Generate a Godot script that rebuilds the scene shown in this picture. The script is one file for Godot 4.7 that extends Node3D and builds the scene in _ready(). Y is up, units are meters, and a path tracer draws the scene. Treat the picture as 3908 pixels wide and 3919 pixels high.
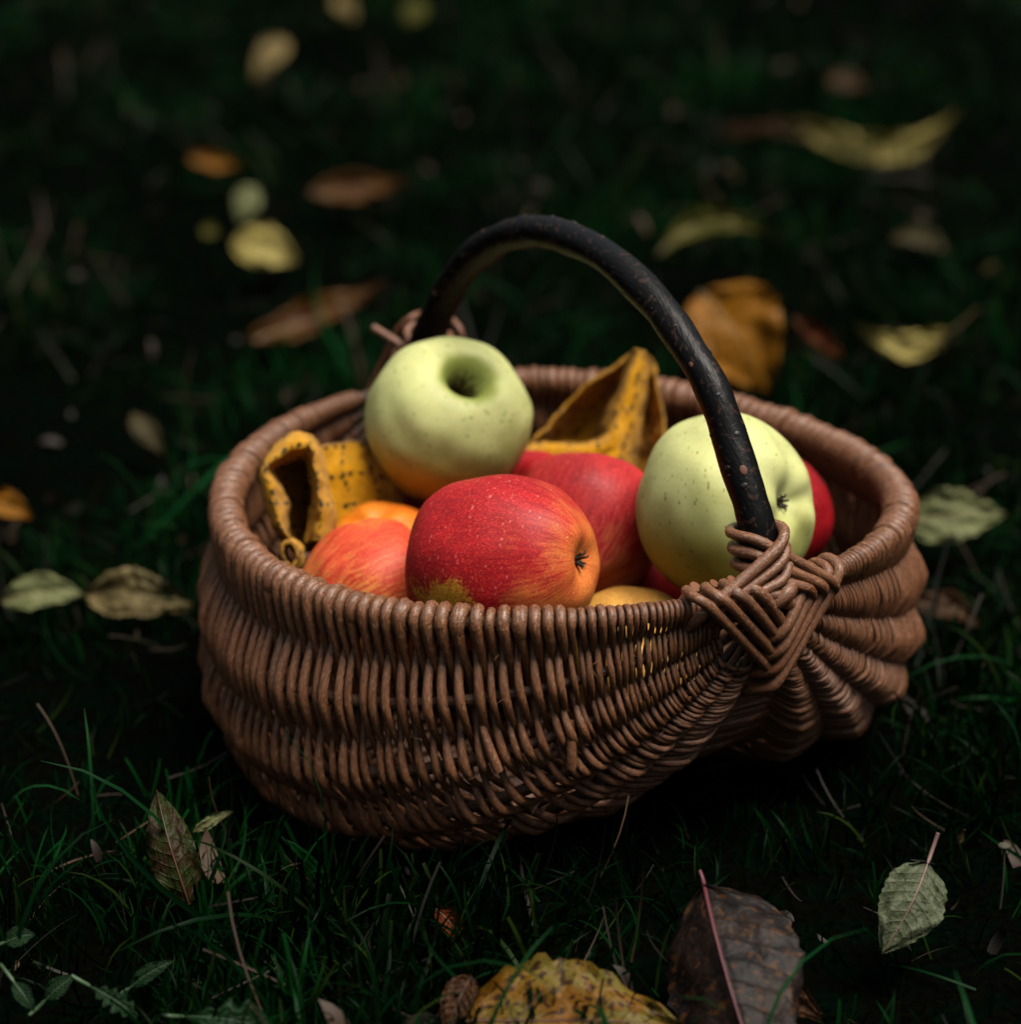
extends Node3D
# A willow rib basket of apples on a dark lawn strewn with autumn leaves.

const R := 0.16                      # radius of the basket's rim
const RIM_Y := 0.139                 # height of the rim at the two handle joints
var AX := Vector3(cos(deg_to_rad(57.0)), 0, sin(deg_to_rad(57.0)))     # from the middle to the near handle joint
var AV := Vector3(-sin(deg_to_rad(57.0)), 0, cos(deg_to_rad(57.0)))    # towards the long front side
const PROF_V := [1.0, 1.06, 1.065, 0.985, 0.78, 0.43, 0.0]
const PROF_H := [0.0, -0.27, -0.50, -0.68, -0.785, -0.79, -0.67]

var FRONT := Basis(Vector3.RIGHT, deg_to_rad(-21.255))
var rng := RandomNumberGenerator.new()
var taken := {}


# ---------------------------------------------------------------- mesh helper
class MB:
	var v := PackedVector3Array()
	var n := PackedVector3Array()
	var uv := PackedVector2Array()
	var c := PackedColorArray()
	var idx := PackedInt32Array()

	func grid(pts: PackedVector3Array, rows: int, cols: int, uvs: PackedVector2Array, cols_c: PackedColorArray, flip := false, wrap := false) -> void:
		var base := v.size()
		v.append_array(pts)
		uv.append_array(uvs)
		c.append_array(cols_c)
		for i in rows:
			for j in cols:
				var i0 := maxi(i - 1, 0)
				var i1 := mini(i + 1, rows - 1)
				var j0 := j - 1
				var j1 := j + 1
				if wrap:
					if j0 < 0:
						j0 = cols - 2
					if j1 > cols - 1:
						j1 = 1
				else:
					j0 = maxi(j0, 0)
					j1 = mini(j1, cols - 1)
				var di := pts[i1 * cols + j] - pts[i0 * cols + j]
				var dj := pts[i * cols + j1] - pts[i * cols + j0]
				var nn := dj.cross(di)
				if nn.length_squared() < 1e-20:
					nn = Vector3.UP
				nn = nn.normalized()
				n.append(-nn if flip else nn)
		for i in rows - 1:
			for j in cols - 1:
				var a := base + i * cols + j
				var b := a + 1
				var d := a + cols
				var e := d + 1
				if flip:
					idx.append_array(PackedInt32Array([a, b, d, b, e, d]))
				else:
					idx.append_array(PackedInt32Array([a, d, b, b, d, e]))

	# a swept tube; rad is per point; sides round; flat squashes along the frame's second axis
	func tube(p: PackedVector3Array, rad: PackedFloat32Array, sides: int, col: Color, u0 := 0.0, uscale := 0.06, caps := true, up := Vector3.ZERO, flat := 1.0, cols := PackedColorArray()) -> void:
		var m := p.size()
		var nrm := Vector3.ZERO
		var base := v.size()
		var u := u0
		var prev_t := Vector3.ZERO
		for i in m:
			var t := (p[mini(i + 1, m - 1)] - p[maxi(i - 1, 0)])
			t = t.normalized() if t.length_squared() > 1e-16 else prev_t
			if i == 0:
				nrm = up if up != Vector3.ZERO else (Vector3.UP if absf(t.y) < 0.9 else Vector3.RIGHT)
			nrm = (nrm - t * nrm.dot(t)).normalized()
			var b := t.cross(nrm)
			if i > 0:
				u += p[i].distance_to(p[i - 1]) / uscale
			for k in sides + 1:
				var a := TAU * k / sides
				var dir := nrm * cos(a) * flat + b * sin(a)
				v.append(p[i] + dir * rad[i])
				n.append((nrm * cos(a) / flat + b * sin(a)).normalized())
				uv.append(Vector2(u, float(k) / sides))
				c.append(cols[i] if cols.size() else col)
			prev_t = t
		for i in m - 1:
			for k in sides:
				var a := base + i * (sides + 1) + k
				var d := a + sides + 1
				idx.append_array(PackedInt32Array([a, d, a + 1, a + 1, d, d + 1]))
		if caps:
			for e in 2:
				var i := 0 if e == 0 else m - 1
				var t := (p[1] - p[0]).normalized() if e else (p[0] - p[1]).normalized()
				if e:
					t = (p[m - 1] - p[m - 2]).normalized()
				var cb := v.size()
				v.append(p[i] + t * rad[i] * 0.25)
				n.append(t)
				uv.append(Vector2(0.5, 0.5))
				c.append(col)
				for k in sides + 1:
					v.append(v[base + i * (sides + 1) + k])
					n.append(t)
					uv.append(Vector2(0.5, 0.5))
					c.append(col)
				for k in sides:
					if e == 0:
						idx.append_array(PackedInt32Array([cb, cb + 1 + k, cb + 2 + k]))
					else:
						idx.append_array(PackedInt32Array([cb, cb + 2 + k, cb + 1 + k]))

	func mesh() -> ArrayMesh:
		var arr := []
		arr.resize(Mesh.ARRAY_MAX)
		arr[Mesh.ARRAY_VERTEX] = v
		arr[Mesh.ARRAY_NORMAL] = n
		arr[Mesh.ARRAY_TEX_UV] = uv
		arr[Mesh.ARRAY_COLOR] = c
		arr[Mesh.ARRAY_INDEX] = idx
		var am := ArrayMesh.new()
		am.add_surface_from_arrays(Mesh.PRIMITIVE_TRIANGLES, arr)
		return am


func numbered(called: String) -> String:
	var k: int = taken.get(called, 0)
	taken[called] = k + 1
	return called if k == 0 else "%s_%03d" % [called, k]


func put(called: String, mesh: Mesh, mat: Material, parent: Node = self) -> MeshInstance3D:
	var o := MeshInstance3D.new()
	o.mesh = mesh
	o.material_override = mat
	if parent == self:
		o.name = numbered(called)
	else:
		var k := 0
		var nm := called
		while parent.has_node(nm):
			k += 1
			nm = "%s_%03d" % [called, k]
		o.name = nm
	parent.add_child(o, true)
	return o


func tag(o: Node, label: String, category: String, group := "", kind := "") -> void:
	if label:
		o.set_meta("label", label)
	if category:
		o.set_meta("category", category)
	if group:
		o.set_meta("group", group)
	if kind:
		o.set_meta("kind", kind)


func thing(called: String, label: String, category: String, at := Vector3.ZERO, group := "") -> Node3D:
	var o := Node3D.new()
	o.name = numbered(called)
	add_child(o, true)
	o.position = at
	tag(o, label, category, group)
	return o


func crv(p: Array, k: float) -> Vector3:            # Catmull-Rom through a list of points
	var m := p.size()
	k = clampf(k, 0.0, m - 1.0)
	var i := mini(int(k), m - 2)
	var t := k - i
	var b: Vector3 = p[i]
	var c: Vector3 = p[i + 1]
	var a: Vector3 = p[i - 1] if i > 0 else b * 2.0 - c
	var d: Vector3 = p[i + 2] if i + 2 < m else c * 2.0 - b
	return b.cubic_interpolate(c, a, d, t)


func smooth_path(p: Array, per: int) -> PackedVector3Array:
	var out := PackedVector3Array()
	var m := (p.size() - 1) * per
	for i in m + 1:
		out.append(crv(p, float(i) / per))
	return out


func even(value: float, m: int) -> PackedFloat32Array:
	var a := PackedFloat32Array()
	a.resize(m)
	a.fill(value)
	return a


func noise(seed_: int, freq: float, oct := 3) -> FastNoiseLite:
	var f := FastNoiseLite.new()
	f.seed = seed_
	f.noise_type = FastNoiseLite.TYPE_SIMPLEX_SMOOTH
	f.frequency = freq
	f.fractal_octaves = oct
	return f


func srgb(r: float, g: float, b: float) -> Color:      # 0..255 picture values to a linear vertex colour
	return Color(r / 255.0, g / 255.0, b / 255.0).srgb_to_linear()


func mat(col: Color, rough: float, tex: Texture2D = null, bump: Texture2D = null, bump_scale := 0.0, vcol := false) -> StandardMaterial3D:
	var m := StandardMaterial3D.new()
	m.albedo_color = (col.srgb_to_linear() * 0.56).linear_to_srgb()
	m.metallic_specular = 0.38
	m.roughness = rough
	m.albedo_texture = tex
	m.vertex_color_use_as_albedo = vcol
	if bump:
		m.heightmap_enabled = true
		m.heightmap_texture = bump
		m.heightmap_scale = bump_scale
	return m


# ---------------------------------------------------------------- textures
func bark_textures(seed_: int, w: int, h: int, base: Color, dark: Color, pale: Color, speck: float, peel: float) -> Array:
	var img := Image.create(w, h, false, Image.FORMAT_RGB8)
	var hgt := Image.create(w, h, false, Image.FORMAT_RGB8)
	var n1 := noise(seed_, 1.0, 4)
	var n2 := noise(seed_ + 5, 1.0, 2)
	var n3 := noise(seed_ + 9, 1.0, 3)
	for y in h:
		var ang := TAU * y / h
		var cy := cos(ang)
		var sy := sin(ang)
		for x in w:
			var xa := TAU * x / w
			var X := cos(xa) * 2.0
			var Z := sin(xa) * 2.0
			# noise on a torus, stretched along the rod, so that the texture tiles both ways
			var st := n1.get_noise_3d(X * 1.6 + cy * 6.0, Z * 1.6 + sy * 6.0, cy * 5.0 - sy * 4.0)
			var bl := n3.get_noise_3d(X * 2.2 + cy * 1.2, Z * 2.2 + sy * 1.2, cy * 1.5)
			var sp := n2.get_noise_3d(X * 14.0 + cy * 3.0, Z * 14.0 + sy * 3.0, cy * 5.0)
			var c := base.lerp(dark, clampf(st * 1.3 + 0.28, 0.0, 1.0) * 0.75)
			c = c.lerp(pale, smoothstep(peel, peel + 0.15, bl) * 0.75)
			var sk := smoothstep(speck, speck + 0.12, sp)
			c = c.lerp(dark * 0.35, sk * 0.9)
			img.set_pixel(x, y, c)
			var hv := clampf(0.5 + st * 0.5 - sk * 0.3 + bl * 0.2, 0.0, 1.0)
			hgt.set_pixel(x, y, Color(hv, hv, hv))
	return [ImageTexture.create_from_image(img), ImageTexture.create_from_image(hgt)]


func apple_texture(p: Dictionary, w: int, h: int) -> ImageTexture:
	var img := Image.create(w, h, false, Image.FORMAT_RGB8)
	var s: int = p.seed
	var na := noise(s, 1.0, 3)
	var nb := noise(s + 3, 1.0, 4)
	var nc := noise(s + 7, 1.0, 2)
	var under: Color = p.under
	var over: Color = p.over
	var deep: Color = p.deep
	var third: Color = p.third
	var bd: Vector3 = (p.blush as Vector3).normalized()
	var td: Vector3 = (p.third_dir as Vector3).normalized()
	var amount: float = p.amount
	var streak: float = p.streak
	var hollow: bool = p.get("cavity", false)
	var t_at: float = p.third_at
	var t_soft: float = p.third_soft
	for y in h:
		var pol := PI * (y + 0.5) / h
		var sp := sin(pol)
		var cp := cos(pol)
		for x in w:
			var a := TAU * x / w
			var d := Vector3(cos(a) * sp, cp, sin(a) * sp)
			var big := na.get_noise_3d(d.x * 1.6, d.y * 1.6, d.z * 1.6)
			# streaks run from stem to eye: fine round the fruit, long down its side
			var st := nb.get_noise_3d(cos(a) * 17.0 + big * 1.5, pol * 1.6, sin(a) * 17.0)
			var fine := nb.get_noise_3d(d.x * 22.0, d.y * 22.0, d.z * 22.0)
			var k := smoothstep(-0.5, 0.6, d.dot(bd) + big * 0.5 + st * streak + fine * streak * 0.6 + amount)
			var c := under.lerp(over, k)
			c = c.lerp(deep, clampf((st + fine * 0.6) * streak * 1.6 + 0.1, 0.0, 0.8) * k)
			var t := smoothstep(t_at, t_at + t_soft, d.dot(td) + big * 0.10 + fine * 0.05)
			c = c.lerp(third, t * float(p.third_k))
			if hollow:
				c = c.lerp(Color(0.58, 0.62, 0.30), smoothstep(0.40, 0.24, pol + big * 0.1))
				c = c.lerp(Color(0.20, 0.15, 0.07), smoothstep(0.20, 0.07, pol + fine * 0.08))
			var grain := nc.get_noise_3d(d.x * 46.0, d.y * 30.0, d.z * 46.0)
			c = c.lerp(under, clampf(grain * 0.9 - 0.12, 0.0, 0.35) * float(p.get("grainy", 0.5)))
			var l := 1.0 + (fine * 0.20 + grain * 0.16) * float(p.get("mottle", 1.0)) + big * 0.10
			c = Color(c.r * l, c.g * l, c.b * l)
			img.set_pixel(x, y, c)
	# lenticels: small dots spread evenly over the skin
	var r2 := RandomNumberGenerator.new()
	r2.seed = s * 13 + 1
	var dot: Color = p.dot
	var count: int = p.dots
	for i in count:
		var z := r2.randf_range(-0.93, 0.93)
		var y := int(acos(z) / PI * h)
		var x := r2.randi_range(0, w - 1)
		var sx := maxf(0.6, w / 512.0 / maxf(0.35, sqrt(1.0 - z * z)))
		var rr := r2.randf_range(0.2, 1.0) * w / 512.0 * float(p.dot_size)
		if r2.randf() < 0.06:
			rr *= 1.5
		var al := r2.randf_range(0.3, 1.0) * float(p.dot_k)
		var ry := int(ceil(rr + 1))
		for dy in range(-ry, ry + 1):
			for dx in range(-ry * 2, ry * 2 + 1):
				var q := sqrt(pow(dx / sx, 2) + dy * dy)
				var f := clampf(rr + 0.5 - q, 0.0, 1.0) * al
				if f > 0.0 and y + dy >= 0 and y + dy < h:
					var px := posmod(x + dx, w)
					img.set_pixel(px, y + dy, img.get_pixel(px, y + dy).lerp(dot, f))
	return ImageTexture.create_from_image(img)


func cloth_texture() -> Array:
	var w := 512
	var img := Image.create(w, w, false, Image.FORMAT_RGB8)
	var hgt := Image.create(w, w, false, Image.FORMAT_RGB8)
	var n1 := noise(71, 0.012, 3)
	var n2 := noise(72, 0.11, 2)
	var r2 := RandomNumberGenerator.new()
	r2.seed = 5
	for y in w:
		for x in w:
			var a := n1.get_noise_2d(x, y) * 0.10 + n2.get_noise_2d(x, y) * 0.14
			var weave := 0.5 + 0.25 * sin(x * TAU / 6.0) * (1.0 if (y / 3) % 2 == 0 else -1.0) + 0.25 * sin(y * TAU / 4.0)
			var l := 0.92 + a + (weave - 0.5) * 0.16
			img.set_pixel(x, y, Color(0.92 * l, 0.65 * l, 0.055 * l))
			hgt.set_pixel(x, y, Color(weave, weave, weave))
	var ink := Color(0.07, 0.075, 0.05)
	# a loose windowpane check of broken dark dashes
	for line in 4:
		for along in range(0, w):
			for dirn in 2:
				var pos := line * 128 + 40 + int(4.0 * sin(along * TAU / 128.0 + line))
				var ph := (along + line * 13) % 42
				var th := 0
				if ph < 22 and (along / 42 * 7 + line * 3) % 5 != 0:
					th = 19 + (line + along / 42) % 6 - absi(ph - 10)
				elif n2.get_noise_2d(along * 2.0, line * 40.0 + dirn * 300) > 0.1:
					th = 2
				for q in th:
					var x := along if dirn == 0 else posmod(pos + q, w)
					var y := posmod(pos + q, w) if dirn == 0 else along
					var k := 0.84 if th > 2 else 0.4
					img.set_pixel(x, y, img.get_pixel(x, y).lerp(ink, k * (0.85 + 0.3 * n2.get_noise_2d(x * 2.0, y * 2.0))))
	return [ImageTexture.create_from_image(img), ImageTexture.create_from_image(hgt)]


func leaf_texture(s: int, base: Color, second: Color, spot: Color, vein: Color, mottled: float, spots: float) -> Array:
	var w := 256
	var h := 160
	var img := Image.create(w, h, false, Image.FORMAT_RGB8)
	var hgt := Image.create(w, h, false, Image.FORMAT_RGB8)
	var n1 := noise(s, 0.014, 3)
	var n2 := noise(s + 2, 0.05, 3)
	var n3 := noise(s + 4, 0.16, 2)
	for y in h:
		var t := absf(y - h * 0.5) / (h * 0.5)
		for x in w:
			var u := float(x)
			var k := clampf(0.5 + n1.get_noise_2d(x, y) * 1.6 * mottled + n2.get_noise_2d(x, y) * 0.7 * mottled, 0.0, 1.0)
			var c := base.lerp(second, k)
			c = c.lerp(spot, smoothstep(spots, spots + 0.16, n2.get_noise_2d(x + 400, y) + t * 0.10) * 0.85)
			c = c.lerp(spot, smoothstep(0.42, 0.5, n3.get_noise_2d(x, y + 300)) * 0.6)
			# side veins leave the midrib at a slant and bend forward
			var side := fposmod(u - t * 26.0 - t * t * 20.0 + (7.0 if y > h / 2 else 0.0), 27.0)
			var vv := clampf(1.0 - minf(side, 27.0 - side) / 1.6, 0.0, 1.0) * (1.0 - t * 0.7)
			var mid := clampf(1.3 - absf(y - h * 0.5) / (1.2 + 2.2 * (1.0 - u / w)), 0.0, 1.0)
			var net := smoothstep(0.06, 0.0, absf(n3.get_noise_2d(x * 0.8, y * 0.8))) * 0.15
			c = c.lerp(vein, maxf(maxf(vv * 0.45, mid * 0.9), net))
			img.set_pixel(x, y, c)
			var hv := clampf(0.55 - vv * 0.45 - mid * 0.5 + n2.get_noise_2d(x, y) * 0.35 + (0.3 * sin(side / 27.0 * PI)), 0.0, 1.0)
			hgt.set_pixel(x, y, Color(hv, hv, hv))
	return [ImageTexture.create_from_image(img), ImageTexture.create_from_image(hgt)]


var LEAVES := [
	[Vector3(-0.2542, 0.0300, -1.4327), Vector3(-0.0302, -0.0348, 0.0292), Vector3(-0.0000, 0.6428, 0.7660), 0.52, 0, 0.25, 0.12, 0.00, 0.00, "pale beige upright leaf in the far grass left of the handle"],
	[Vector3(-0.1942, 0.0300, -1.6686), Vector3(0.0217, -0.0243, 0.0170), Vector3(-0.0000, 0.5736, 0.8192), 0.60, 0, 0.20, 0.10, 0.00, 0.00, "blurred beige leaf cut by the top edge of the photo, far left of the handle"],
	[Vector3(-0.1223, 0.0250, -1.6771), Vector3(0.0164, 0.0208, -0.0208), Vector3(-0.0000, 0.7071, 0.7071), 0.80, 3, 0.20, 0.10, 0.00, 0.00, "dim olive leaf at the top edge, right of the blurred beige one"],
	[Vector3(-0.2678, 0.0250, -1.0419), Vector3(0.0459, -0.0052, 0.0062), Vector3(-0.0000, 0.7660, 0.6428), 0.38, 1, 0.50, -0.15, 0.00, 0.00, "small ochre leaf lying above the whitish leaf on the left"],
	[Vector3(-0.2307, 0.0300, -0.9057), Vector3(-0.0124, -0.0259, 0.0150), Vector3(-0.0000, 0.5000, 0.8660), 0.75, 2, 0.30, 0.10, 0.00, 0.00, "small whitish leaf standing just above the cream triangular leaf"],
	[Vector3(-0.2066, 0.0300, -0.7778), Vector3(0.0490, -0.0150, 0.0117), Vector3(-0.0000, 0.6157, 0.7880), 0.72, 14, 0.20, 0.10, 0.10, 0.00, "cream triangular leaf in the grass left of the handle"],
	[Vector3(-0.2540, 0.0250, -0.8445), Vector3(0.0137, -0.0035, 0.0025), Vector3(-0.0000, 0.5736, 0.8192), 0.90, 3, 0.20, 0.10, 0.00, 0.00, "tiny round pale green leaf left of the cream triangular leaf"],
	[Vector3(-0.1449, 0.0250, -0.9594), Vector3(0.0825, 0.0088, -0.0079), Vector3(-0.0000, 0.6691, 0.7431), 0.34, 5, 0.40, -0.10, 0.12, 0.00, "long brown leaf with a yellowish right end behind the handle"],
	[Vector3(0.2853, 0.0300, -1.3274), Vector3(0.0412, -0.0081, 0.0081), Vector3(-0.0000, 0.7071, 0.7071), 0.62, 4, 0.30, 0.10, 0.00, 0.00, "small reddish brown leaf above the long cream leaf on the far right"],
	[Vector3(0.2953, 0.0300, -1.1975), Vector3(0.1436, 0.0106, -0.0056), Vector3(-0.0000, 0.4695, 0.8829), 0.29, 14, 0.20, -0.05, -1.00, 0.00, "long curved cream leaf in the far grass at the right"],
	[Vector3(0.2104, 0.0120, -1.1995), Vector3(0.1069, -0.0084, 0.0145), Vector3(-0.0000, 0.8660, 0.5000), 0.24, 4, 0.40, 0.10, 0.10, 0.00, "dim flat brown leaf lying left of the long cream leaf"],
	[Vector3(0.1259, 0.0400, -0.7266), Vector3(0.0918, 0.0066, -0.0046), Vector3(-0.0000, 0.5736, 0.8192), 0.26, 3, 0.50, -0.10, 1.15, 0.00, "arched olive yellow leaf behind the orange yellow leaf"],
	[Vector3(0.1206, 0.0500, -0.4988), Vector3(0.0446, -0.0592, 0.0289), Vector3(-0.0000, 0.4384, 0.8988), 0.98, 1, 0.16, 0.12, 0.06, 0.00, "large orange yellow leaf standing behind the basket right of the handle"],
	[Vector3(0.1786, 0.0300, -0.5437), Vector3(0.0334, -0.0238, 0.0238), Vector3(-0.0000, 0.7071, 0.7071), 0.30, 6, 0.80, -0.25, 0.35, 0.00, "curled rust orange leaf touching the right side of the orange yellow leaf"],
	[Vector3(0.2371, 0.0350, -0.5627), Vector3(-0.0621, 0.0031, -0.0018), Vector3(-0.0000, 0.5000, 0.8660), 0.36, 14, 0.30, -0.10, 0.70, 0.02, "pale cream leaf with a short stalk curving up at the right"],
	[Vector3(-0.1571, 0.0250, -0.6217), Vector3(0.0950, 0.0335, -0.0399), Vector3(-0.0000, 0.7660, 0.6428), 0.26, 5, 0.40, -0.10, 0.10, 0.00, "long brown and mustard leaf slanting up left of the basket handle"],
	[Vector3(-0.2486, 0.0250, -0.3905), Vector3(0.0196, -0.0213, 0.0179), Vector3(-0.0000, 0.6428, 0.7660), 0.50, 7, 0.40, 0.15, 0.00, 0.00, "dull beige leaf half hidden in grass left of the basket"],
	[Vector3(-0.3140, 0.0250, -0.2639), Vector3(0.0289, -0.0094, 0.0094), Vector3(-0.0000, 0.7071, 0.7071), 0.60, 1, 0.40, 0.15, 0.00, 0.00, "dark mustard leaf cut by the left edge of the photo"],
	[Vector3(-0.2745, 0.0250, -0.1331), Vector3(0.0466, 0.0032, -0.0033), Vector3(-0.0000, 0.7193, 0.6947), 0.50, 2, 0.30, 0.12, 0.10, 0.00, "pale green leaf lying left of the basket at the photo edge"],
	[Vector3(-0.2226, 0.0250, -0.1288), Vector3(0.0592, -0.0045, 0.0038), Vector3(-0.0000, 0.6428, 0.7660), 0.52, 8, 0.35, 0.12, 0.08, 0.00, "pale beige jagged leaf lying next to the left side of the basket"],
	[Vector3(0.2251, 0.0350, -0.2216), Vector3(0.0579, 0.0051, -0.0032), Vector3(-0.0000, 0.5299, 0.8480), 0.60, 2, 0.20, 0.10, 0.05, 0.00, "large pale green leaf lying right behind the rim of the basket"],
	[Vector3(0.2094, 0.0150, -0.1364), Vector3(0.0369, -0.0089, 0.0154), Vector3(-0.0000, 0.8660, 0.5000), 0.50, 4, 0.40, 0.15, 0.00, 0.00, "dark brown leaf on the ground right of the basket"],
	[Vector3(0.2880, 0.0200, -0.8342), Vector3(0.0442, -0.0089, 0.0128), Vector3(-0.0000, 0.8192, 0.5736), 0.50, 7, 0.40, 0.10, 0.00, 0.00, "dim greyish leaf lying far right above the pale stalked leaf"],
	[Vector3(-0.1587, 0.0250, 0.1276), Vector3(0.0179, 0.0071, -0.0071), Vector3(-0.0000, 0.7071, 0.7071), 0.30, 2, 0.30, 0.10, 0.00, 0.00, "small grey green leaf in the shadow by the lower left of the basket"],
	[Vector3(-0.0504, 0.0200, 0.2135), Vector3(0.0123, -0.0122, 0.0102), Vector3(-0.0000, 0.6428, 0.7660), 0.50, 6, 0.70, 0.30, 0.10, 0.00, "small curled rusty leaf in front of the basket"],
]

var CLOTH := [
	# left_fold
	[
		[Vector3(-0.1267, 0.1114, 0.0120), Vector3(-0.1295, 0.1206, 0.0120), Vector3(-0.1309, 0.1363, 0.0100), Vector3(-0.1365, 0.1476, 0.0080), Vector3(-0.1300, 0.1504, 0.0040), Vector3(-0.1226, 0.1510, 0.0020), Vector3(-0.1202, 0.1394, 0.0040), Vector3(-0.1203, 0.1255, 0.0080), Vector3(-0.1231, 0.1136, 0.0120)],
		[Vector3(-0.1275, 0.1162, 0.0240), Vector3(-0.1333, 0.1278, 0.0260), Vector3(-0.1364, 0.1430, 0.0240), Vector3(-0.1384, 0.1536, 0.0200), Vector3(-0.1282, 0.1615, 0.0140), Vector3(-0.1190, 0.1592, 0.0120), Vector3(-0.1156, 0.1442, 0.0160), Vector3(-0.1143, 0.1305, 0.0180), Vector3(-0.1160, 0.1179, 0.0200)],
		[Vector3(-0.1299, 0.1119, 0.0160), Vector3(-0.1381, 0.1260, 0.0180), Vector3(-0.1422, 0.1409, 0.0150), Vector3(-0.1415, 0.1521, 0.0100), Vector3(-0.1280, 0.1640, 0.0020), Vector3(-0.1175, 0.1591, 0.0000), Vector3(-0.1131, 0.1407, 0.0040), Vector3(-0.1099, 0.1293, 0.0080), Vector3(-0.1094, 0.1163, 0.0120)],
		[Vector3(-0.1284, 0.1060, 0.0040), Vector3(-0.1363, 0.1197, 0.0020), Vector3(-0.1408, 0.1350, -0.0040), Vector3(-0.1399, 0.1468, -0.0100), Vector3(-0.1281, 0.1563, -0.0180), Vector3(-0.1170, 0.1515, -0.0180), Vector3(-0.1126, 0.1334, -0.0140), Vector3(-0.1101, 0.1213, -0.0100), Vector3(-0.1100, 0.1083, -0.0040)],
		[Vector3(-0.1197, 0.0931, -0.0300), Vector3(-0.1212, 0.1041, -0.0340), Vector3(-0.1217, 0.1165, -0.0380), Vector3(-0.1211, 0.1255, -0.0400), Vector3(-0.1200, 0.1303, -0.0420), Vector3(-0.1185, 0.1289, -0.0420), Vector3(-0.1181, 0.1185, -0.0400), Vector3(-0.1176, 0.1075, -0.0360), Vector3(-0.1176, 0.0951, -0.0320)],
	],
	# patch
	[
		[Vector3(-0.1189, 0.1449, -0.0300), Vector3(-0.1084, 0.1455, -0.0360), Vector3(-0.0959, 0.1422, -0.0420), Vector3(-0.0859, 0.1371, -0.0500)],
		[Vector3(-0.1177, 0.1336, -0.0220), Vector3(-0.1068, 0.1354, -0.0260), Vector3(-0.0930, 0.1327, -0.0320), Vector3(-0.0818, 0.1269, -0.0400)],
		[Vector3(-0.1156, 0.1195, -0.0160), Vector3(-0.1042, 0.1207, -0.0200), Vector3(-0.0891, 0.1170, -0.0260), Vector3(-0.0779, 0.1125, -0.0340)],
		[Vector3(-0.1143, 0.1006, -0.0080), Vector3(-0.1029, 0.1018, -0.0120), Vector3(-0.0878, 0.0979, -0.0180), Vector3(-0.0753, 0.0933, -0.0260)],
	],
	# curl
	[
		[Vector3(-0.1272, 0.1078, 0.0350), Vector3(-0.1319, 0.1144, 0.0360), Vector3(-0.1328, 0.1207, 0.0350), Vector3(-0.1286, 0.1224, 0.0340), Vector3(-0.1250, 0.1192, 0.0340), Vector3(-0.1245, 0.1141, 0.0360), Vector3(-0.1267, 0.1085, 0.0380)],
		[Vector3(-0.1268, 0.1049, 0.0280), Vector3(-0.1308, 0.1103, 0.0260), Vector3(-0.1316, 0.1177, 0.0250), Vector3(-0.1276, 0.1200, 0.0240), Vector3(-0.1232, 0.1162, 0.0240), Vector3(-0.1228, 0.1100, 0.0260), Vector3(-0.1258, 0.1044, 0.0280)],
	],
	# peak
	[
		[Vector3(0.0357, 0.1631, -0.1160), Vector3(0.0371, 0.1666, -0.1120), Vector3(0.0384, 0.1700, -0.1060), Vector3(0.0398, 0.1711, -0.1000), Vector3(0.0419, 0.1706, -0.1000), Vector3(0.0445, 0.1663, -0.1080), Vector3(0.0465, 0.1615, -0.1140)],
		[Vector3(0.0172, 0.1555, -0.1080), Vector3(0.0236, 0.1491, -0.1220), Vector3(0.0308, 0.1455, -0.1240), Vector3(0.0343, 0.1581, -0.0920), Vector3(0.0407, 0.1598, -0.0920), Vector3(0.0457, 0.1494, -0.1160), Vector3(0.0506, 0.1516, -0.1060)],
		[Vector3(0.0032, 0.1421, -0.1040), Vector3(0.0102, 0.1328, -0.1240), Vector3(0.0234, 0.1298, -0.1260), Vector3(0.0289, 0.1431, -0.0840), Vector3(0.0375, 0.1432, -0.0860), Vector3(0.0438, 0.1304, -0.1160), Vector3(0.0530, 0.1378, -0.1000)],
		[Vector3(-0.0093, 0.1312, -0.0960), Vector3(0.0009, 0.1203, -0.1200), Vector3(0.0186, 0.1171, -0.1240), Vector3(0.0245, 0.1317, -0.0740), Vector3(0.0342, 0.1280, -0.0780), Vector3(0.0418, 0.1127, -0.1120), Vector3(0.0544, 0.1269, -0.0920)],
		[Vector3(-0.0192, 0.1246, -0.0880), Vector3(-0.0068, 0.1095, -0.1160), Vector3(0.0135, 0.1083, -0.1160), Vector3(0.0196, 0.1220, -0.0680), Vector3(0.0305, 0.1163, -0.0720), Vector3(0.0395, 0.1007, -0.1060), Vector3(0.0541, 0.1158, -0.0880)],
	],
	# band
	[
		[Vector3(-0.0219, 0.1182, -0.0860), Vector3(-0.0125, 0.1248, -0.0900), Vector3(0.0008, 0.1262, -0.0860), Vector3(0.0140, 0.1290, -0.0800), Vector3(0.0246, 0.1359, -0.0780), Vector3(0.0313, 0.1470, -0.0850)],
		[Vector3(-0.0219, 0.1183, -0.0780), Vector3(-0.0126, 0.1244, -0.0800), Vector3(0.0007, 0.1270, -0.0760), Vector3(0.0138, 0.1294, -0.0710), Vector3(0.0257, 0.1337, -0.0700), Vector3(0.0330, 0.1459, -0.0800)],
		[Vector3(-0.0219, 0.1105, -0.0800), Vector3(-0.0126, 0.1162, -0.0800), Vector3(0.0007, 0.1191, -0.0760), Vector3(0.0139, 0.1209, -0.0710), Vector3(0.0271, 0.1213, -0.0700), Vector3(0.0354, 0.1240, -0.0780)],
	],
]

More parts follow.
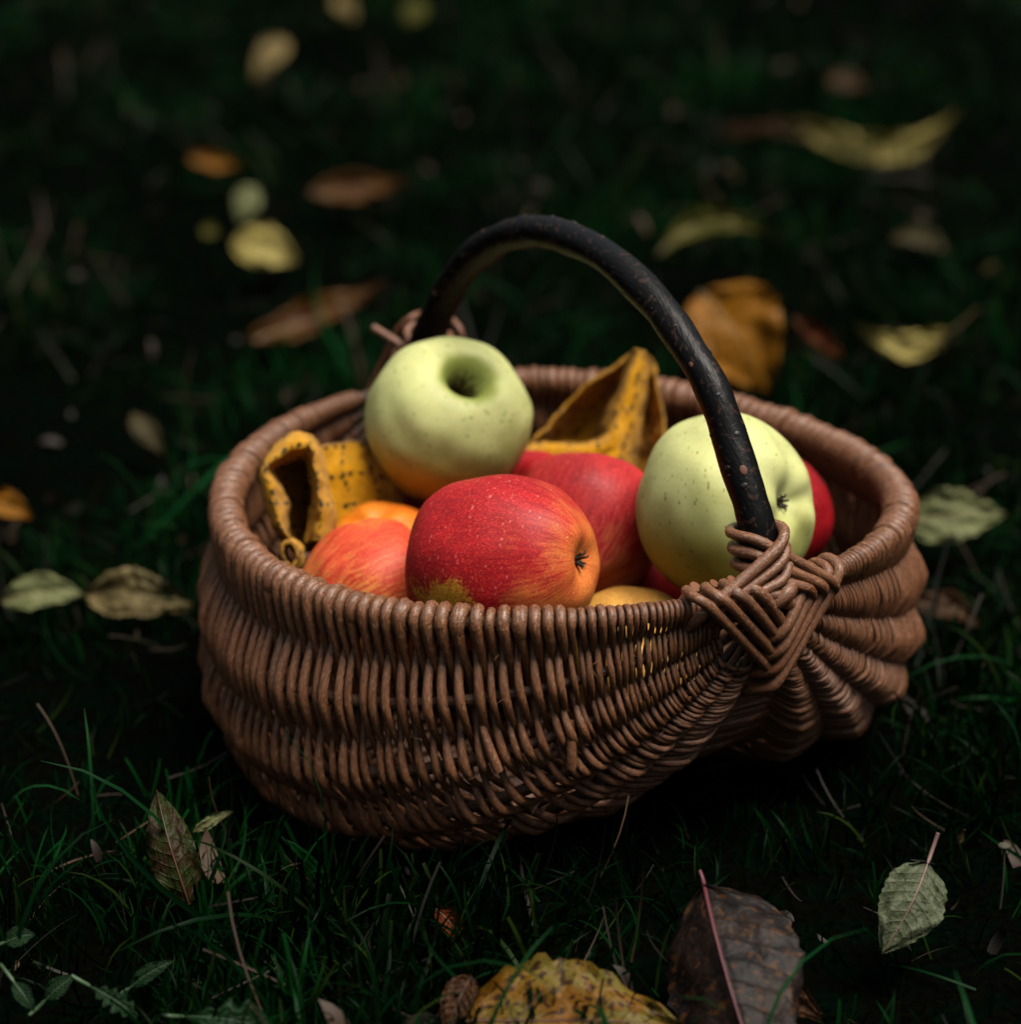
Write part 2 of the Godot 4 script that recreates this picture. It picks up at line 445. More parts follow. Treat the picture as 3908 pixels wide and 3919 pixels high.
var FAR_LOOPS := [
	[0.0022, [Vector3(-0.0998, 0.1351, -0.1342), Vector3(-0.0940, 0.1487, -0.1342), Vector3(-0.0870, 0.1644, -0.1302), Vector3(-0.0825, 0.1745, -0.1282), Vector3(-0.0761, 0.1814, -0.1262), Vector3(-0.0695, 0.1817, -0.1342)]],
	[0.0020, [Vector3(-0.0952, 0.1378, -0.1322), Vector3(-0.0875, 0.1544, -0.1302), Vector3(-0.0829, 0.1617, -0.1342), Vector3(-0.0751, 0.1674, -0.1342)]],
	[0.0027, [Vector3(-0.0955, 0.1778, -0.1222), Vector3(-0.0855, 0.1719, -0.1202), Vector3(-0.0760, 0.1663, -0.1182), Vector3(-0.0667, 0.1607, -0.1242)]],
	[0.0025, [Vector3(-0.0733, 0.1792, -0.1242), Vector3(-0.0778, 0.1765, -0.1202), Vector3(-0.0755, 0.1727, -0.1142), Vector3(-0.0690, 0.1706, -0.1102), Vector3(-0.0610, 0.1683, -0.1122), Vector3(-0.0558, 0.1690, -0.1222), Vector3(-0.0564, 0.1716, -0.1302)]],
	[0.0021, [Vector3(-0.0560, 0.1776, -0.1382), Vector3(-0.0516, 0.1743, -0.1322), Vector3(-0.0499, 0.1687, -0.1302), Vector3(-0.0517, 0.1595, -0.1322)]],
]



# ---------------------------------------------------------------- the basket
func prof(a: Array, s: float) -> float:
	var q := s if s <= 6.0 else 12.0 - s
	var i := mini(int(q), 5)
	var t := q - i
	var p0: float = a[i - 1] if i > 0 else a[0] * 2.0 - a[1]
	var p3: float = a[i + 2] if i + 2 < 7 else (a[5] if a == PROF_H else -float(a[5]))
	return cubic_interpolate(a[i], a[i + 1], p0, p3, t)


func shell(th: float, s: float) -> Vector3:          # th: round the rim from the near joint to the far one; s: 0 front rim .. 6 keel .. 12 back rim
	var sn := sin(th)
	var v := prof(PROF_V, s) * (1.0 if s <= 6.0 else -1.0)
	var h := prof(PROF_H, s)
	var sag := -0.011 * sn * sn
	return AX * (R * cos(th)) + AV * (R * v * sn) + Vector3.UP * (RIM_Y + sag + R * h * pow(sn, 0.74))


func shell_out(th: float, s: float) -> Vector3:
	var a := shell(th + 0.01, s) - shell(th - 0.01, s)
	var b := shell(th, minf(s + 0.05, 12.0)) - shell(th, maxf(s - 0.05, 0.0))
	return a.cross(b).normalized()


func make_basket() -> void:
	var root := thing("wicker_basket", "brown willow basket full of apples with a black arched branch handle", "basket")
	var tx := bark_textures(11, 512, 128, Color(0.575, 0.37, 0.235), Color(0.26, 0.145, 0.09), Color(0.68, 0.53, 0.41), 0.25, 0.25)
	var willow := mat(Color.WHITE, 0.45, tx[0], tx[1], 0.045, true)
	willow.metallic_specular = 0.36
	willow.clearcoat_enabled = true
	willow.clearcoat = 0.28
	willow.clearcoat_roughness = 0.42
	var rodtx := bark_textures(31, 256, 64, Color(0.34, 0.23, 0.16), Color(0.17, 0.10, 0.07), Color(0.45, 0.35, 0.28), 0.5, 0.4)
	var rod := mat(Color.WHITE, 0.55, rodtx[0], rodtx[1], 0.05, true)

	# hoop of the rim and the ribs that run from joint to joint
	var mb := MB.new()
	var pts := PackedVector3Array()
	for i in 145:
		var a := TAU * i / 144.0
		pts.append(shell(a, 0.0) if a <= PI else shell(TAU - a, 12.0))
	mb.tube(pts, even(0.0034, 145), 10, Color.WHITE, 0.0, 0.06, false)
	put("rim_hoop", mb.mesh(), rod, root)
	for j in range(1, 12):
		mb = MB.new()
		pts = PackedVector3Array()
		var rad := PackedFloat32Array()
		for i in 61:
			var th := lerpf(0.05, PI - 0.05, i / 60.0)
			pts.append(shell(th, j))
			rad.append(lerpf(0.0013, 0.0031 if j != 6 else 0.005, pow(sin(th), 0.7)) * (1.0 + 0.06 * sin(i * 0.9 + j)))
		mb.tube(pts, rad, 8, Color(1, 1, 1) * rng.randf_range(0.8, 1.1), rng.randf(), 0.06)
		put("rib", mb.mesh(), rod, root)

	# weavers: each goes down outside and inside the ribs by turns, turns over both rims and comes back a little further on
	var th := deg_to_rad(8.5)
	var last := PI - deg_to_rad(9.0)
	var count := 0
	while th < last:
		var mid := minf(th, PI - th)
		var pitch := lerpf(0.0022, 0.0061, smoothstep(deg_to_rad(9), deg_to_rad(52), mid)) * rng.randf_range(0.84, 1.18)
		var thick := pitch * rng.randf_range(0.42, 0.50)
		weaver(root, willow, th + pitch * 0.5 / R, pitch, thick)
		if count % 4 == 2 and mid > 0.35:
			rim_wrap(root, willow, th + pitch * 1.4 / R, pitch * 0.9, thick, 0)
			rim_wrap(root, willow, th + pitch * 1.4 / R, pitch * 0.9, thick, 12)
			th += pitch * 0.22 / R
		th += pitch / R
		count += 1

	make_lashing(root, willow)
	make_far_loops(root, willow)

	# cut ends of weavers that stand out of the weave
	for e in [[0.74, 1.85, -0.5], [0.55, 2.3, 0.4]]:
		mb = MB.new()
		var o := shell_out(e[0], e[1])
		var p0 := shell(e[0], e[1]) + o * 0.001
		var along := (shell(e[0] + 0.02 * float(e[2]), float(e[1]) + 0.25) - shell(e[0], e[1])).normalized()
		pts = PackedVector3Array([p0 - along * 0.012, p0 - along * 0.004 + o * 0.004, p0 + along * 0.003 + o * 0.0062, p0 + along * 0.008 + o * 0.0070])
		mb.tube(pts, PackedFloat32Array([0.0016, 0.0022, 0.0024, 0.0023]), 8, tone(), rng.randf(), 0.06)
		put("weaver_end", mb.mesh(), willow, root)

	# frayed fibres that stick out of the weave
	for q in 26:
		var th2 := rng.randf_range(0.3, 1.5)
		var s2 := rng.randf_range(0.0, 3.6)
		var o := shell_out(th2, s2)
		var p0 := shell(th2, s2) + o * 0.0055
		var d := (o + Vector3(rng.randf_range(-1, 1), rng.randf_range(-0.4, 1), rng.randf_range(-1, 1)) * 0.9).normalized()
		var l := rng.randf_range(0.003, 0.008)
		mb = MB.new()
		mb.tube(smooth_path([p0, p0 + d * l * 0.5, p0 + d * l + Vector3.UP * rng.randf_range(-0.3, 0.4) * l], 3), PackedFloat32Array([0.00025, 0.00024, 0.0002, 0.00018, 0.00015, 0.0001, 0.00005]), 5, Color(1.5, 1.3, 1.0), 0.0, 0.05)
		put("frayed_fibre", mb.mesh(), willow, root)

	# handle: a bent branch with its bark on
	var htx := bark_textures(51, 512, 128, Color(0.040, 0.038, 0.040), Color(0.02, 0.02, 0.022), Color(0.25, 0.17, 0.13), 0.46, 0.20)
	var bark := mat(Color.WHITE, 0.42, htx[0], htx[1], 0.025, true)
	bark.metallic_specular = 0.25
	var hp := []
	for q in [[0.1580, 0.116], [0.1575, 0.133], [0.1550, 0.1495], [0.1505, 0.1647], [0.1428, 0.1795], [0.1314, 0.1979], [0.1156, 0.2177], [0.0967, 0.2331], [0.0683, 0.2488], [0.0360, 0.2587], [0.0061, 0.2608], [-0.0202, 0.2578], [-0.0475, 0.2493], [-0.0758, 0.2332], [-0.1005, 0.2110], [-0.1148, 0.1907], [-0.1260, 0.1740], [-0.1375, 0.1520], [-0.145, 0.130]]:
		hp.append(AX * float(q[0]) + Vector3.UP * float(q[1]))
	pts = smooth_path(hp, 7)
	var rad := PackedFloat32Array()
	var hn := noise(90, 0.16, 2)
	for i in pts.size():
		var f := float(i) / pts.size()
		rad.append(0.0089 - 0.0012 * sin(f * PI) + hn.get_noise_1d(i) * 0.0007)
		pts[i] += Vector3(hn.get_noise_1d(i * 0.4 + 90), hn.get_noise_1d(i * 0.4 + 190), hn.get_noise_1d(i * 0.4 + 290)) * 0.0009
	mb = MB.new()
	mb.tube(pts, rad, 22, Color.WHITE, 0.0, 0.11)
	var handle := put("handle", mb.mesh(), bark, root)
	handle.set_meta("label", "black glossy branch handle with bark on")
	# leaf scars, warts and lifted bark flakes
	var scar := mat(Color(0.38, 0.24, 0.18), 0.7)
	var wart := mat(Color(0.12, 0.09, 0.08), 0.5)
	for q in 44:
		var i := rng.randi_range(20, pts.size() - 22)
		var t := (pts[i + 1] - pts[i - 1]).normalized()
		var side := t.cross(Vector3.UP if absf(t.y) < 0.9 else Vector3.RIGHT).normalized().rotated(t, rng.randf() * TAU)
		var m := SphereMesh.new()
		m.radial_segments = 10
		m.rings = 5
		m.radius = 0.5
		m.height = 1.0
		var o := put("bark_wart", m, wart if q % 6 else scar, handle)
		var sz := rng.randf_range(0.0009, 0.0022)
		o.transform = Transform3D(Basis(t.cross(side) * sz * rng.randf_range(1.0, 1.7), side * sz * 0.45, t * sz * 1.2), pts[i] + side * rad[i] * 0.99)
	for q in [[31, 0.10, 1.6], [19, 0.3, 1.0], [46, -0.5, 0.9]]:
		var i: int = q[0]
		var t := (pts[i + 1] - pts[i - 1]).normalized()
		var side := (Vector3(0.0, 0.4, 1.0)).normalized()
		side = (side - t * side.dot(t)).normalized().rotated(t, q[1])
		var m := SphereMesh.new()
		m.radius = 0.5
		m.height = 1.0
		m.radial_segments = 12
		m.rings = 6
		var o := put("leaf_scar", m, scar, handle)
		o.transform = Transform3D(Basis(t.cross(side) * 0.0022, side * 0.0008, t * 0.0030).scaled(Vector3.ONE * float(q[2])), pts[i] + side * (rad[i] - 0.0001))


func tone() -> Color:
	var l := rng.randf_range(0.74, 1.55)
	var g := rng.randf_range(-0.09, 0.08)
	return Color(l * (1.0 - g), l, l * (1.0 + g * 1.4))


func weaver(root: Node3D, m: Material, th: float, pitch: float, thick: float) -> void:
	var per := 8
	var p := PackedVector3Array()
	var rad := PackedFloat32Array()
	var half := pitch * 0.25 / R
	var wob := [rng.randf() * 9.0, rng.randf() * 9.0]
	var rim_amp := 0.0034 + thick
	var rib_amp := (lerpf(0.0013, 0.0031, pow(sin(th), 0.7)) + thick * 0.8) * rng.randf_range(0.78, 1.28)
	var cols := PackedColorArray()
	var base := tone()
	var worn := base.lerp(Color(1.30, 1.34, 1.42), rng.randf_range(0.0, 0.8))      # greyed where the rim is handled and rained on
	var jit := pitch * 0.16 / R
	var open := smoothstep(0.25, 0.7, minf(th, PI - th))
	for leg in 2:
		for q in 12 * per + 1:
			var s := float(q) / per
			if leg == 1:
				s = 12.0 - s
			var edge := clampf(minf(s, 12.0 - s), 0.0, 1.0)
			var amp := lerpf(rim_amp, rib_amp, edge)
			var wave := lerpf(cos(PI * s), 2.0 * absf(fposmod(s, 2.0) - 1.0) - 1.0, 0.45 * open) * (1.0 if leg == 0 else -1.0)
			var drift := 0.17 * (1.0 - exp(-minf(s, 12.0 - s) / 2.2)) * smoothstep(0.15, 0.8, th) * smoothstep(2.3, 1.4, th)
			var t2 := th - drift + (half if leg else -half) + jit * sin(s * 1.1 + float(wob[leg])) * edge
			cols.append(base.lerp(worn, smoothstep(0.55, 0.05, minf(s, 12.0 - s))))
			p.append(shell(t2, s) + shell_out(t2, s) * (amp * wave))
			rad.append(thick * lerpf(lerpf(0.76, 0.97, absf(wave)), lerpf(0.54, 0.80, absf(wave)), edge * open))
		# turn over the rim: from outside over the top to the inside (or the other way round coming back)
		var s_end := 12.0 if leg == 0 else 0.0
		for q in range(1, 7):
			var f := q / 7.0
			var t2 := th + lerpf(-half, half, f) * (1.0 if leg == 0 else -1.0)
			var o := shell_out(t2, s_end)
			var down := (shell(t2, absf(s_end - 0.2)) - shell(t2, s_end)).normalized()
			var a := PI * f if leg == 0 else PI * (1.0 - f)
			cols.append(worn)
			p.append(shell(t2, s_end) + (o * cos(a) - down * sin(a)) * rim_amp)
			rad.append(thick)
	p.append(p[0])
	rad.append(rad[0])
	p.append(p[1])
	rad.append(rad[1])
	cols.append(cols[0])
	cols.append(cols[1])
	var mb := MB.new()
	mb.tube(p, rad, 8, base, rng.randf(), 0.085, false, Vector3.ZERO, 1.0, cols)
	put("weaver", mb.mesh(), m, root)


func rim_wrap(root: Node3D, m: Material, th: float, pitch: float, thick: float, s_end: int) -> void:
	var mb := MB.new()
	var p := PackedVector3Array()
	var slant := rng.randf_range(0.3, 0.9) * pitch / R
	for q in 21:
		var a := TAU * 1.1 * q / 20.0 - 2.2
		var t2 := th + slant * (q / 20.0 - 0.5)
		var o := shell_out(t2, s_end)
		var down := (shell(t2, absf(s_end - 0.2)) - shell(t2, s_end)).normalized()
		p.append(shell(t2, s_end) + (o * cos(a) - down * sin(a)) * (0.0033 + thick))
	mb.tube(p, even(thick, 21), 8, tone(), rng.randf(), 0.05)
	put("rim_wrap", mb.mesh(), m, root)


# the four-armed lashing over the near joint: a rod wound round handle, rim and keel in turn
func lash_arm(k: int, d: float) -> Vector3:
	if k == 0:
		return AX * (0.1565 - maxf(0.0, d - 0.008) * 0.22) + Vector3.UP * (RIM_Y - 0.005 + d * 0.76)
	if k == 1:
		return shell(d / R, 0.0)
	if k == 2:
		return AX * (R * cos(d / R) + 0.002) + Vector3.UP * (RIM_Y - 0.005 - d * 0.98)
	return shell(d * 0.80 / R, 12.0) - Vector3.UP * 0.002


func make_lashing(root: Node3D, m: Material) -> void:
	var nrm := (AX * 0.97 + Vector3.UP * 0.25).normalized()
	var arm_r := [0.0094, 0.0074, 0.0060, 0.0074]
	var rs := 0.0025
	var sense := [AV, -Vector3.UP, -AV, Vector3.UP]      # the way the rod leaves each arm
	var faces := [nrm, (nrm * 0.75 + AV * 0.25 + Vector3.UP * 0.12).normalized(), nrm, (nrm * 0.8 - AV * 0.25 + Vector3.UP * 0.1).normalized()]
	for q in 15:                                         # four turns and a bit; one piece of rod per quarter turn
		var k := q % 4
		var l := (k + 1) % 4
		var d := 0.0055 + q * 0.00220
		var d2 := d + 0.0009
		var ck: Vector3 = sense[k]
		var cl: Vector3 = sense[l]
		var rk: float = arm_r[k]
		var rl: float = arm_r[l]
		var nk: Vector3 = faces[k]
		var nl: Vector3 = faces[l]
		# it comes up over the near side of one arm, lies straight across to the next and goes down behind that one
		var e0 := lash_arm(k, d + rk * 0.9) - ck * (rk + rs * 0.6) - nk * rk * 0.3
		var e1 := lash_arm(k, d + rk * 0.75) - ck * rk * 0.72 + nk * (rk * 0.72 + rs * 1.5)
		var e2 := lash_arm(k, d) + nk * (rk + rs * 2.0)
		var f2 := lash_arm(l, d2) + nl * (rl + rs * 0.8)
		var f1 := lash_arm(l, d2 + rl * 0.75) + cl * rl * 0.78 + nl * (rl * 0.60 + rs * 0.7)
		var f0 := lash_arm(l, d2 + rl * 1.1) + cl * (rl + rs * 0.6) - nl * rl * 0.4
		var back := lash_arm(l, d2 + rl * 1.1) - nl * (rl + rs)
		var back2 := lash_arm(l, d2 + 0.003) - cl * (rl + rs) - nl * rl * 0.5
		var p := smooth_path([e0, e1, e2, e2.lerp(f2, 0.5) + nrm * 0.0008, f2, f1, f0, back, back2], 5)
		var rr := PackedFloat32Array()
		var rj := rs * rng.randf_range(0.90, 1.10)
		for i in p.size():
			rr.append(rj * (1.0 + 0.05 * sin(i * 0.7 + q)))
		var mb := MB.new()
		mb.tube(p, rr, 10, tone() * Color(1.08, 1.03, 0.98), rng.randf(), 0.05, true, Vector3.ZERO)
		put("lashing_rod", mb.mesh(), m, root)
	# the boss in the middle
	var mb := MB.new()
	var c0 := AX * 0.152 + Vector3.UP * (RIM_Y - 0.004) + nrm * 0.0195
	mb.tube(smooth_path([c0 + AV * 0.008 - Vector3.UP * 0.004 - nrm * 0.004, c0 + AV * 0.003, c0 - AV * 0.002 + Vector3.UP * 0.003, c0 - AV * 0.007 + Vector3.UP * 0.005 - nrm * 0.006], 5), even(0.0036, 16), 10, tone(), 0.3, 0.05)
	put("lashing_rod", mb.mesh(), m, root)
	mb = MB.new()
	mb.tube(smooth_path([c0 + AV * 0.006 + Vector3.UP * 0.006 - nrm * 0.006, c0 + AV * 0.001 - nrm * 0.002, c0 - AV * 0.005 - Vector3.UP * 0.004 - nrm * 0.002, c0 - AV * 0.008 - Vector3.UP * 0.006 - nrm * 0.006], 5), even(0.0034, 16), 10, tone(), 0.6, 0.05)
	put("lashing_rod", mb.mesh(), m, root)


func make_far_loops(root: Node3D, m: Material) -> void:
	# thin rods left loose round the far foot of the handle
	for q in FAR_LOOPS:
		var mb := MB.new()
		var p := smooth_path(q[1], 6)
		mb.tube(p, even(float(q[0]) * 0.8, p.size()), 8, Color(1.0, 0.9, 0.86), rng.randf(), 0.05)
		put("loose_rod", mb.mesh(), m, root)


# ---------------------------------------------------------------- apples
func make_apple(label: String, at: Vector3, stem_axis: Vector3, radius: float, half: float, p: Dictionary, tw := 768, spin := 0.0) -> void:
	var root := thing("apple", label, "apple", at, p.group)
	var y := stem_axis.normalized()
	var x := y.cross(Vector3.UP if absf(y.y) < 0.95 else Vector3.RIGHT).normalized()
	root.basis = Basis(x, y, x.cross(y)).rotated(y, spin)
	p = p.duplicate()
	if p.get("cam_dirs", false):                 # sides of the fruit named as seen from the front: right, up, near
		for key in ["blush", "third_dir"]:
			p[key] = root.basis.inverse() * (FRONT * (p[key] as Vector3))
	var rows := 72
	var cols := 97
	var nz := noise(p.seed, 1.0, 2)
	var pts := PackedVector3Array()
	var uvs := PackedVector2Array()
	var cc := PackedColorArray()
	var dip: float = p.get("dip", 0.013)
	var dip_w: float = p.get("dip_w", 0.0125)
	var eye: float = p.get("eye", 0.008)
	for i in rows:
		var pol := PI * i / (rows - 1.0)
		for j in cols:
			var a := TAU * j / (cols - 1.0)
			var d := Vector3(cos(a) * sin(pol), cos(pol), sin(a) * sin(pol))
			var bump := 1.0 + nz.get_noise_3d(d.x * 0.9, d.y * 0.9, d.z * 0.9) * 0.045
			var ribs := cos(5.0 * a + p.seed) * 0.5 + 0.5 * cos(5.0 * a + 0.8 * sin(a) + p.seed)
			var low := smoothstep(0.3, -0.9, cos(pol))
			var rho := radius * pow(sin(pol), float(p.get("blunt", 0.92))) * (1.0 + float(p.get("taper", 0.07)) * cos(pol)) * bump * (1.0 + ribs * 0.009 * low * float(p.get("ribbed", 1.0)))
			var yy := half * cos(pol) * bump
			if pol < PI / 2:
				yy -= dip * exp(-pow(rho / dip_w, 1.35)) * (1.0 + 0.06 * sin(2.0 * a + p.seed))
			else:
				yy += eye * exp(-pow(rho / 0.0100, 1.7))
				yy += -ribs * float(p.get("lobe", 0.0016)) * exp(-pow((rho - 0.45 * radius) / (0.26 * radius), 2.0))
			pts.append(Vector3(cos(a) * rho, yy, sin(a) * rho))
			uvs.append(Vector2(float(j) / (cols - 1.0), float(i) / (rows - 1.0)))
			cc.append(Color.WHITE)
	var mb := MB.new()
	mb.grid(pts, rows, cols, uvs, cc, false, true)
	var m := mat(Color.WHITE, p.get("rough", 0.5), apple_texture(p, tw, tw / 2))
	m.metallic_specular = 0.27
	m.subsurf_scatter_enabled = true
	m.subsurf_scatter_strength = 0.06
	put("skin", mb.mesh(), m, root)
	# withered sepals in the eye
	if p.get("show_eye", false):
		var bot := -half + eye
		mb = MB.new()
		for k in 7:
			var a := TAU * k / 7.0 + rng.randf_range(-0.25, 0.25)
			var o := Vector3(cos(a), 0, sin(a))
			var l := rng.randf_range(0.8, 1.3)
			var q := [Vector3(0, bot + 0.0012, 0) + o * 0.0006, Vector3(0, bot - 0.0016, 0) + o * 0.0016 * l, Vector3(0, bot - 0.0042 * l, 0) + o * 0.0030, Vector3(0, bot - 0.0040 * l, 0) + o * 0.0040 * l]
			var path := smooth_path(q, 4)
			var rr := PackedFloat32Array()
			for i in path.size():
				rr.append(lerpf(0.00095, 0.0002, float(i) / path.size()))
			mb.tube(path, rr, 6, Color.WHITE)
		put("calyx", mb.mesh(), mat(Color(0.20, 0.16, 0.11), 0.8), root)
	if p.get("show_stem", false):
		mb = MB.new()
		var top := half - dip
		mb.tube(smooth_path([Vector3(0, top - 0.001, 0), Vector3(0.0006, top + 0.004, 0.0004), Vector3(0.0016, top + 0.0085, 0.0009)], 4), PackedFloat32Array([0.0013, 0.0012, 0.0011, 0.0010, 0.0010, 0.0010, 0.0011, 0.0013, 0.0014]), 8, Color.WHITE)
		put("stem", mb.mesh(), mat(Color(0.27, 0.18, 0.10), 0.8), root)


func make_apples() -> void:
	var pitch := deg_to_rad(21.255)
	var up := Vector3(0, cos(pitch), -sin(pitch))
	var to := Vector3(0, sin(pitch), cos(pitch))
	var rt := Vector3.RIGHT
	var red := {"seed": 3, "group": "red apples in the basket", "under": Color(0.86, 0.50, 0.16), "over": Color(0.67, 0.10, 0.13), "deep": Color(0.45, 0.04, 0.085), "third": Color(0.86, 0.66, 0.20), "third_k": 0.9, "blush": Vector3(0, 0, 1), "third_dir": Vector3(0, 1, 0), "third_at": 0.9, "third_soft": 0.2, "amount": 0.35, "streak": 0.45, "dot": Color(0.93, 0.66, 0.55), "dots": 700, "dot_size": 0.8, "dot_k": 0.6, "show_eye": true, "taper": 0.09}
	var green := {"seed": 21, "group": "green apples in the basket", "under": Color(0.68, 0.68, 0.37), "over": Color(0.79, 0.80, 0.54), "deep": Color(0.68, 0.71, 0.42), "third": Color(0.72, 0.60, 0.17), "third_k": 0.8, "blush": Vector3(0, 1, 0), "third_dir": Vector3(0, -1, 0), "third_at": 0.35, "third_soft": 0.6, "amount": 0.1, "streak": 0.12, "dot": Color(0.35, 0.38, 0.14), "dots": 380, "dot_size": 1.0, "dot_k": 0.75, "grainy": 0.1, "mottle": 0.22, "taper": 0.05}
	# the directions below are on the fruit itself: y towards its stem
	var p := red.duplicate()
	p.merge({"cam_dirs": true, "blush": Vector3(-0.62, 0.30, -0.1), "third_dir": Vector3(-0.72, -0.42, 0.55), "third_at": 0.90, "third_soft": 0.08, "amount": 0.50, "streak": 0.30, "blunt": 0.80, "eye": 0.0085, "lobe": 0.0005, "ribbed": 0.4, "under": Color(0.86, 0.49, 0.23), "grainy": 1.0}, true)
	make_apple("large crimson apple at the front with its brown eye facing right", Vector3(-0.0282, 0.1355, 0.093), -(rt * 0.87 + up * 0.05 + to * 0.49), 0.0400, 0.0445, p, 1024, 0.0)
	p = red.duplicate()
	p.merge({"seed": 8, "under": Color(0.92, 0.60, 0.30), "over": Color(0.82, 0.30, 0.18), "deep": Color(0.70, 0.15, 0.12), "amount": -0.02, "streak": 0.62, "grainy": 1.0, "dots": 200, "cam_dirs": true, "blush": Vector3(0.3, 0.8, 0.0), "show_eye": false}, true)
	make_apple("orange red streaked apple at the left behind the front rim", Vector3(-0.0890, 0.0985, 0.046), -(rt * -0.82 + up * -0.40 + to * 0.30), 0.0365, 0.0345, p)
	p = red.duplicate()
	p.merge({"seed": 14, "under": Color(0.92, 0.60, 0.14), "over": Color(0.90, 0.46, 0.12), "deep": Color(0.85, 0.38, 0.1), "amount": -0.2, "streak": 0.3, "dots": 60, "show_eye": false}, true)
	make_apple("orange apple showing only its top behind the streaked one", Vector3(-0.0850, 0.0930, -0.006), rt * 0.2 + up * -0.5 + to * -0.6, 0.0330, 0.0320, p, 256)
	p = red.duplicate()
	p.merge({"seed": 27, "over": Color(0.73, 0.16, 0.17), "deep": Color(0.54, 0.06, 0.10), "under": Color(0.90, 0.50, 0.32), "amount": 0.2, "grainy": 1.0, "cam_dirs": true, "blush": Vector3(-0.1, 0.8, 0.2), "dots": 300, "show_eye": false, "streak": 0.5}, true)
	make_apple("red apple in the middle between the crimson and the right green apple", Vector3(0.0107, 0.1190, 0.010), rt * 0.25 + up * 0.82 + to * -0.52, 0.0370, 0.0365, p)
	p = red.duplicate()
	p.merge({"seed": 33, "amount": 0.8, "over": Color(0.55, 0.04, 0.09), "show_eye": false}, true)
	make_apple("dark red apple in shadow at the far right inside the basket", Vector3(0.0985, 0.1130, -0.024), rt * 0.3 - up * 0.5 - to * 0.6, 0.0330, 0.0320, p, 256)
	p = red.duplicate()
	p.merge({"seed": 39, "amount": 0.4, "show_eye": false}, true)
	make_apple("red apple nearly hidden behind the left green apple and the middle red one", Vector3(-0.0153, 0.1080, -0.045), rt * 0.3 - up * 0.5 - to * 0.6, 0.0310, 0.0300, p, 256)
	p = red.duplicate()
	p.merge({"seed": 45, "under": Color(0.93, 0.72, 0.36), "over": Color(0.92, 0.66, 0.30), "deep": Color(0.9, 0.60, 0.25), "third": Color(0.92, 0.60, 0.25), "amount": -0.3, "streak": 0.2, "dots": 50, "show_eye": false}, true)
	make_apple("yellow apple peeping over the front rim below the right green apple", Vector3(0.0317, 0.0795, 0.068), rt * 0.1 - up * 0.4 - to * 0.8, 0.0330, 0.0320, p, 256)
	for q in [[Vector3(-0.022, 0.076, 0.000), "red apple low in the basket under the crimson one and the left green one", 51], [Vector3(0.040, 0.072, -0.022), "red apple low in the basket under the right green apple", 57], [Vector3(-0.075, 0.078, -0.058), "red apple low in the basket under the left end of the cloth", 63]]:
		p = red.duplicate()
		p.merge({"seed": q[2], "amount": 0.6, "show_eye": false, "dots": 20}, true)
		make_apple(q[1], q[0], Vector3(0.4, 0.6, -0.3), 0.0370, 0.0340, p, 128)
	p = green.duplicate()
	p.merge({"show_stem": true, "cavity": true, "third": Color(0.78, 0.60, 0.17), "third_at": 0.42,  "dip": 0.042, "dip_w": 0.0068, "taper": 0.12, "cam_dirs": true, "blush": Vector3(0, 1, 0.3), "third_dir": Vector3(-0.1, -0.9, 0.15)}, true)
	make_apple("pale green apple on top at the left with its deep stem hollow showing", Vector3(-0.0570, 0.1530, -0.045), rt * 0.33 + up * 0.61 + to * 0.72, 0.0405, 0.0400, p, 1024)
	p = green.duplicate()
	p.merge({"seed": 23, "show_eye": true, "lobe": 0.0012, "eye": 0.0105, "cam_dirs": true, "blush": Vector3(0.1, 1, 0.3), "third_dir": Vector3(-0.3, -0.9, 0.15), "third_at": 0.30, "third_soft": 0.7, "dots": 560}, true)
	make_apple("speckled green apple at the right behind the handle foot with its eye showing", Vector3(0.0748, 0.1437, 0.045), -(rt * 0.74 + up * 0.08 + to * 0.66), 0.0440, 0.0390, p, 1024)


# ---------------------------------------------------------------- cloth
func make_cloth() -> void:
	var tx := cloth_texture()
	var m := mat(Color.WHITE, 0.95, tx[0], tx[1], 0.06)
	m.metallic_specular = 0.15
	m.rim_enabled = true
	m.rim = 0.25
	m.rim_tint = 0.6
	var root := thing("mustard_cloth", "mustard yellow cloth with a black dashed check tucked round the apples", "cloth")
	var names := ["fold", "fold", "hem_curl", "corner_fold", "fold"]
	for k in CLOTH.size():
		cloth_patch(root, names[k], CLOTH[k], m)


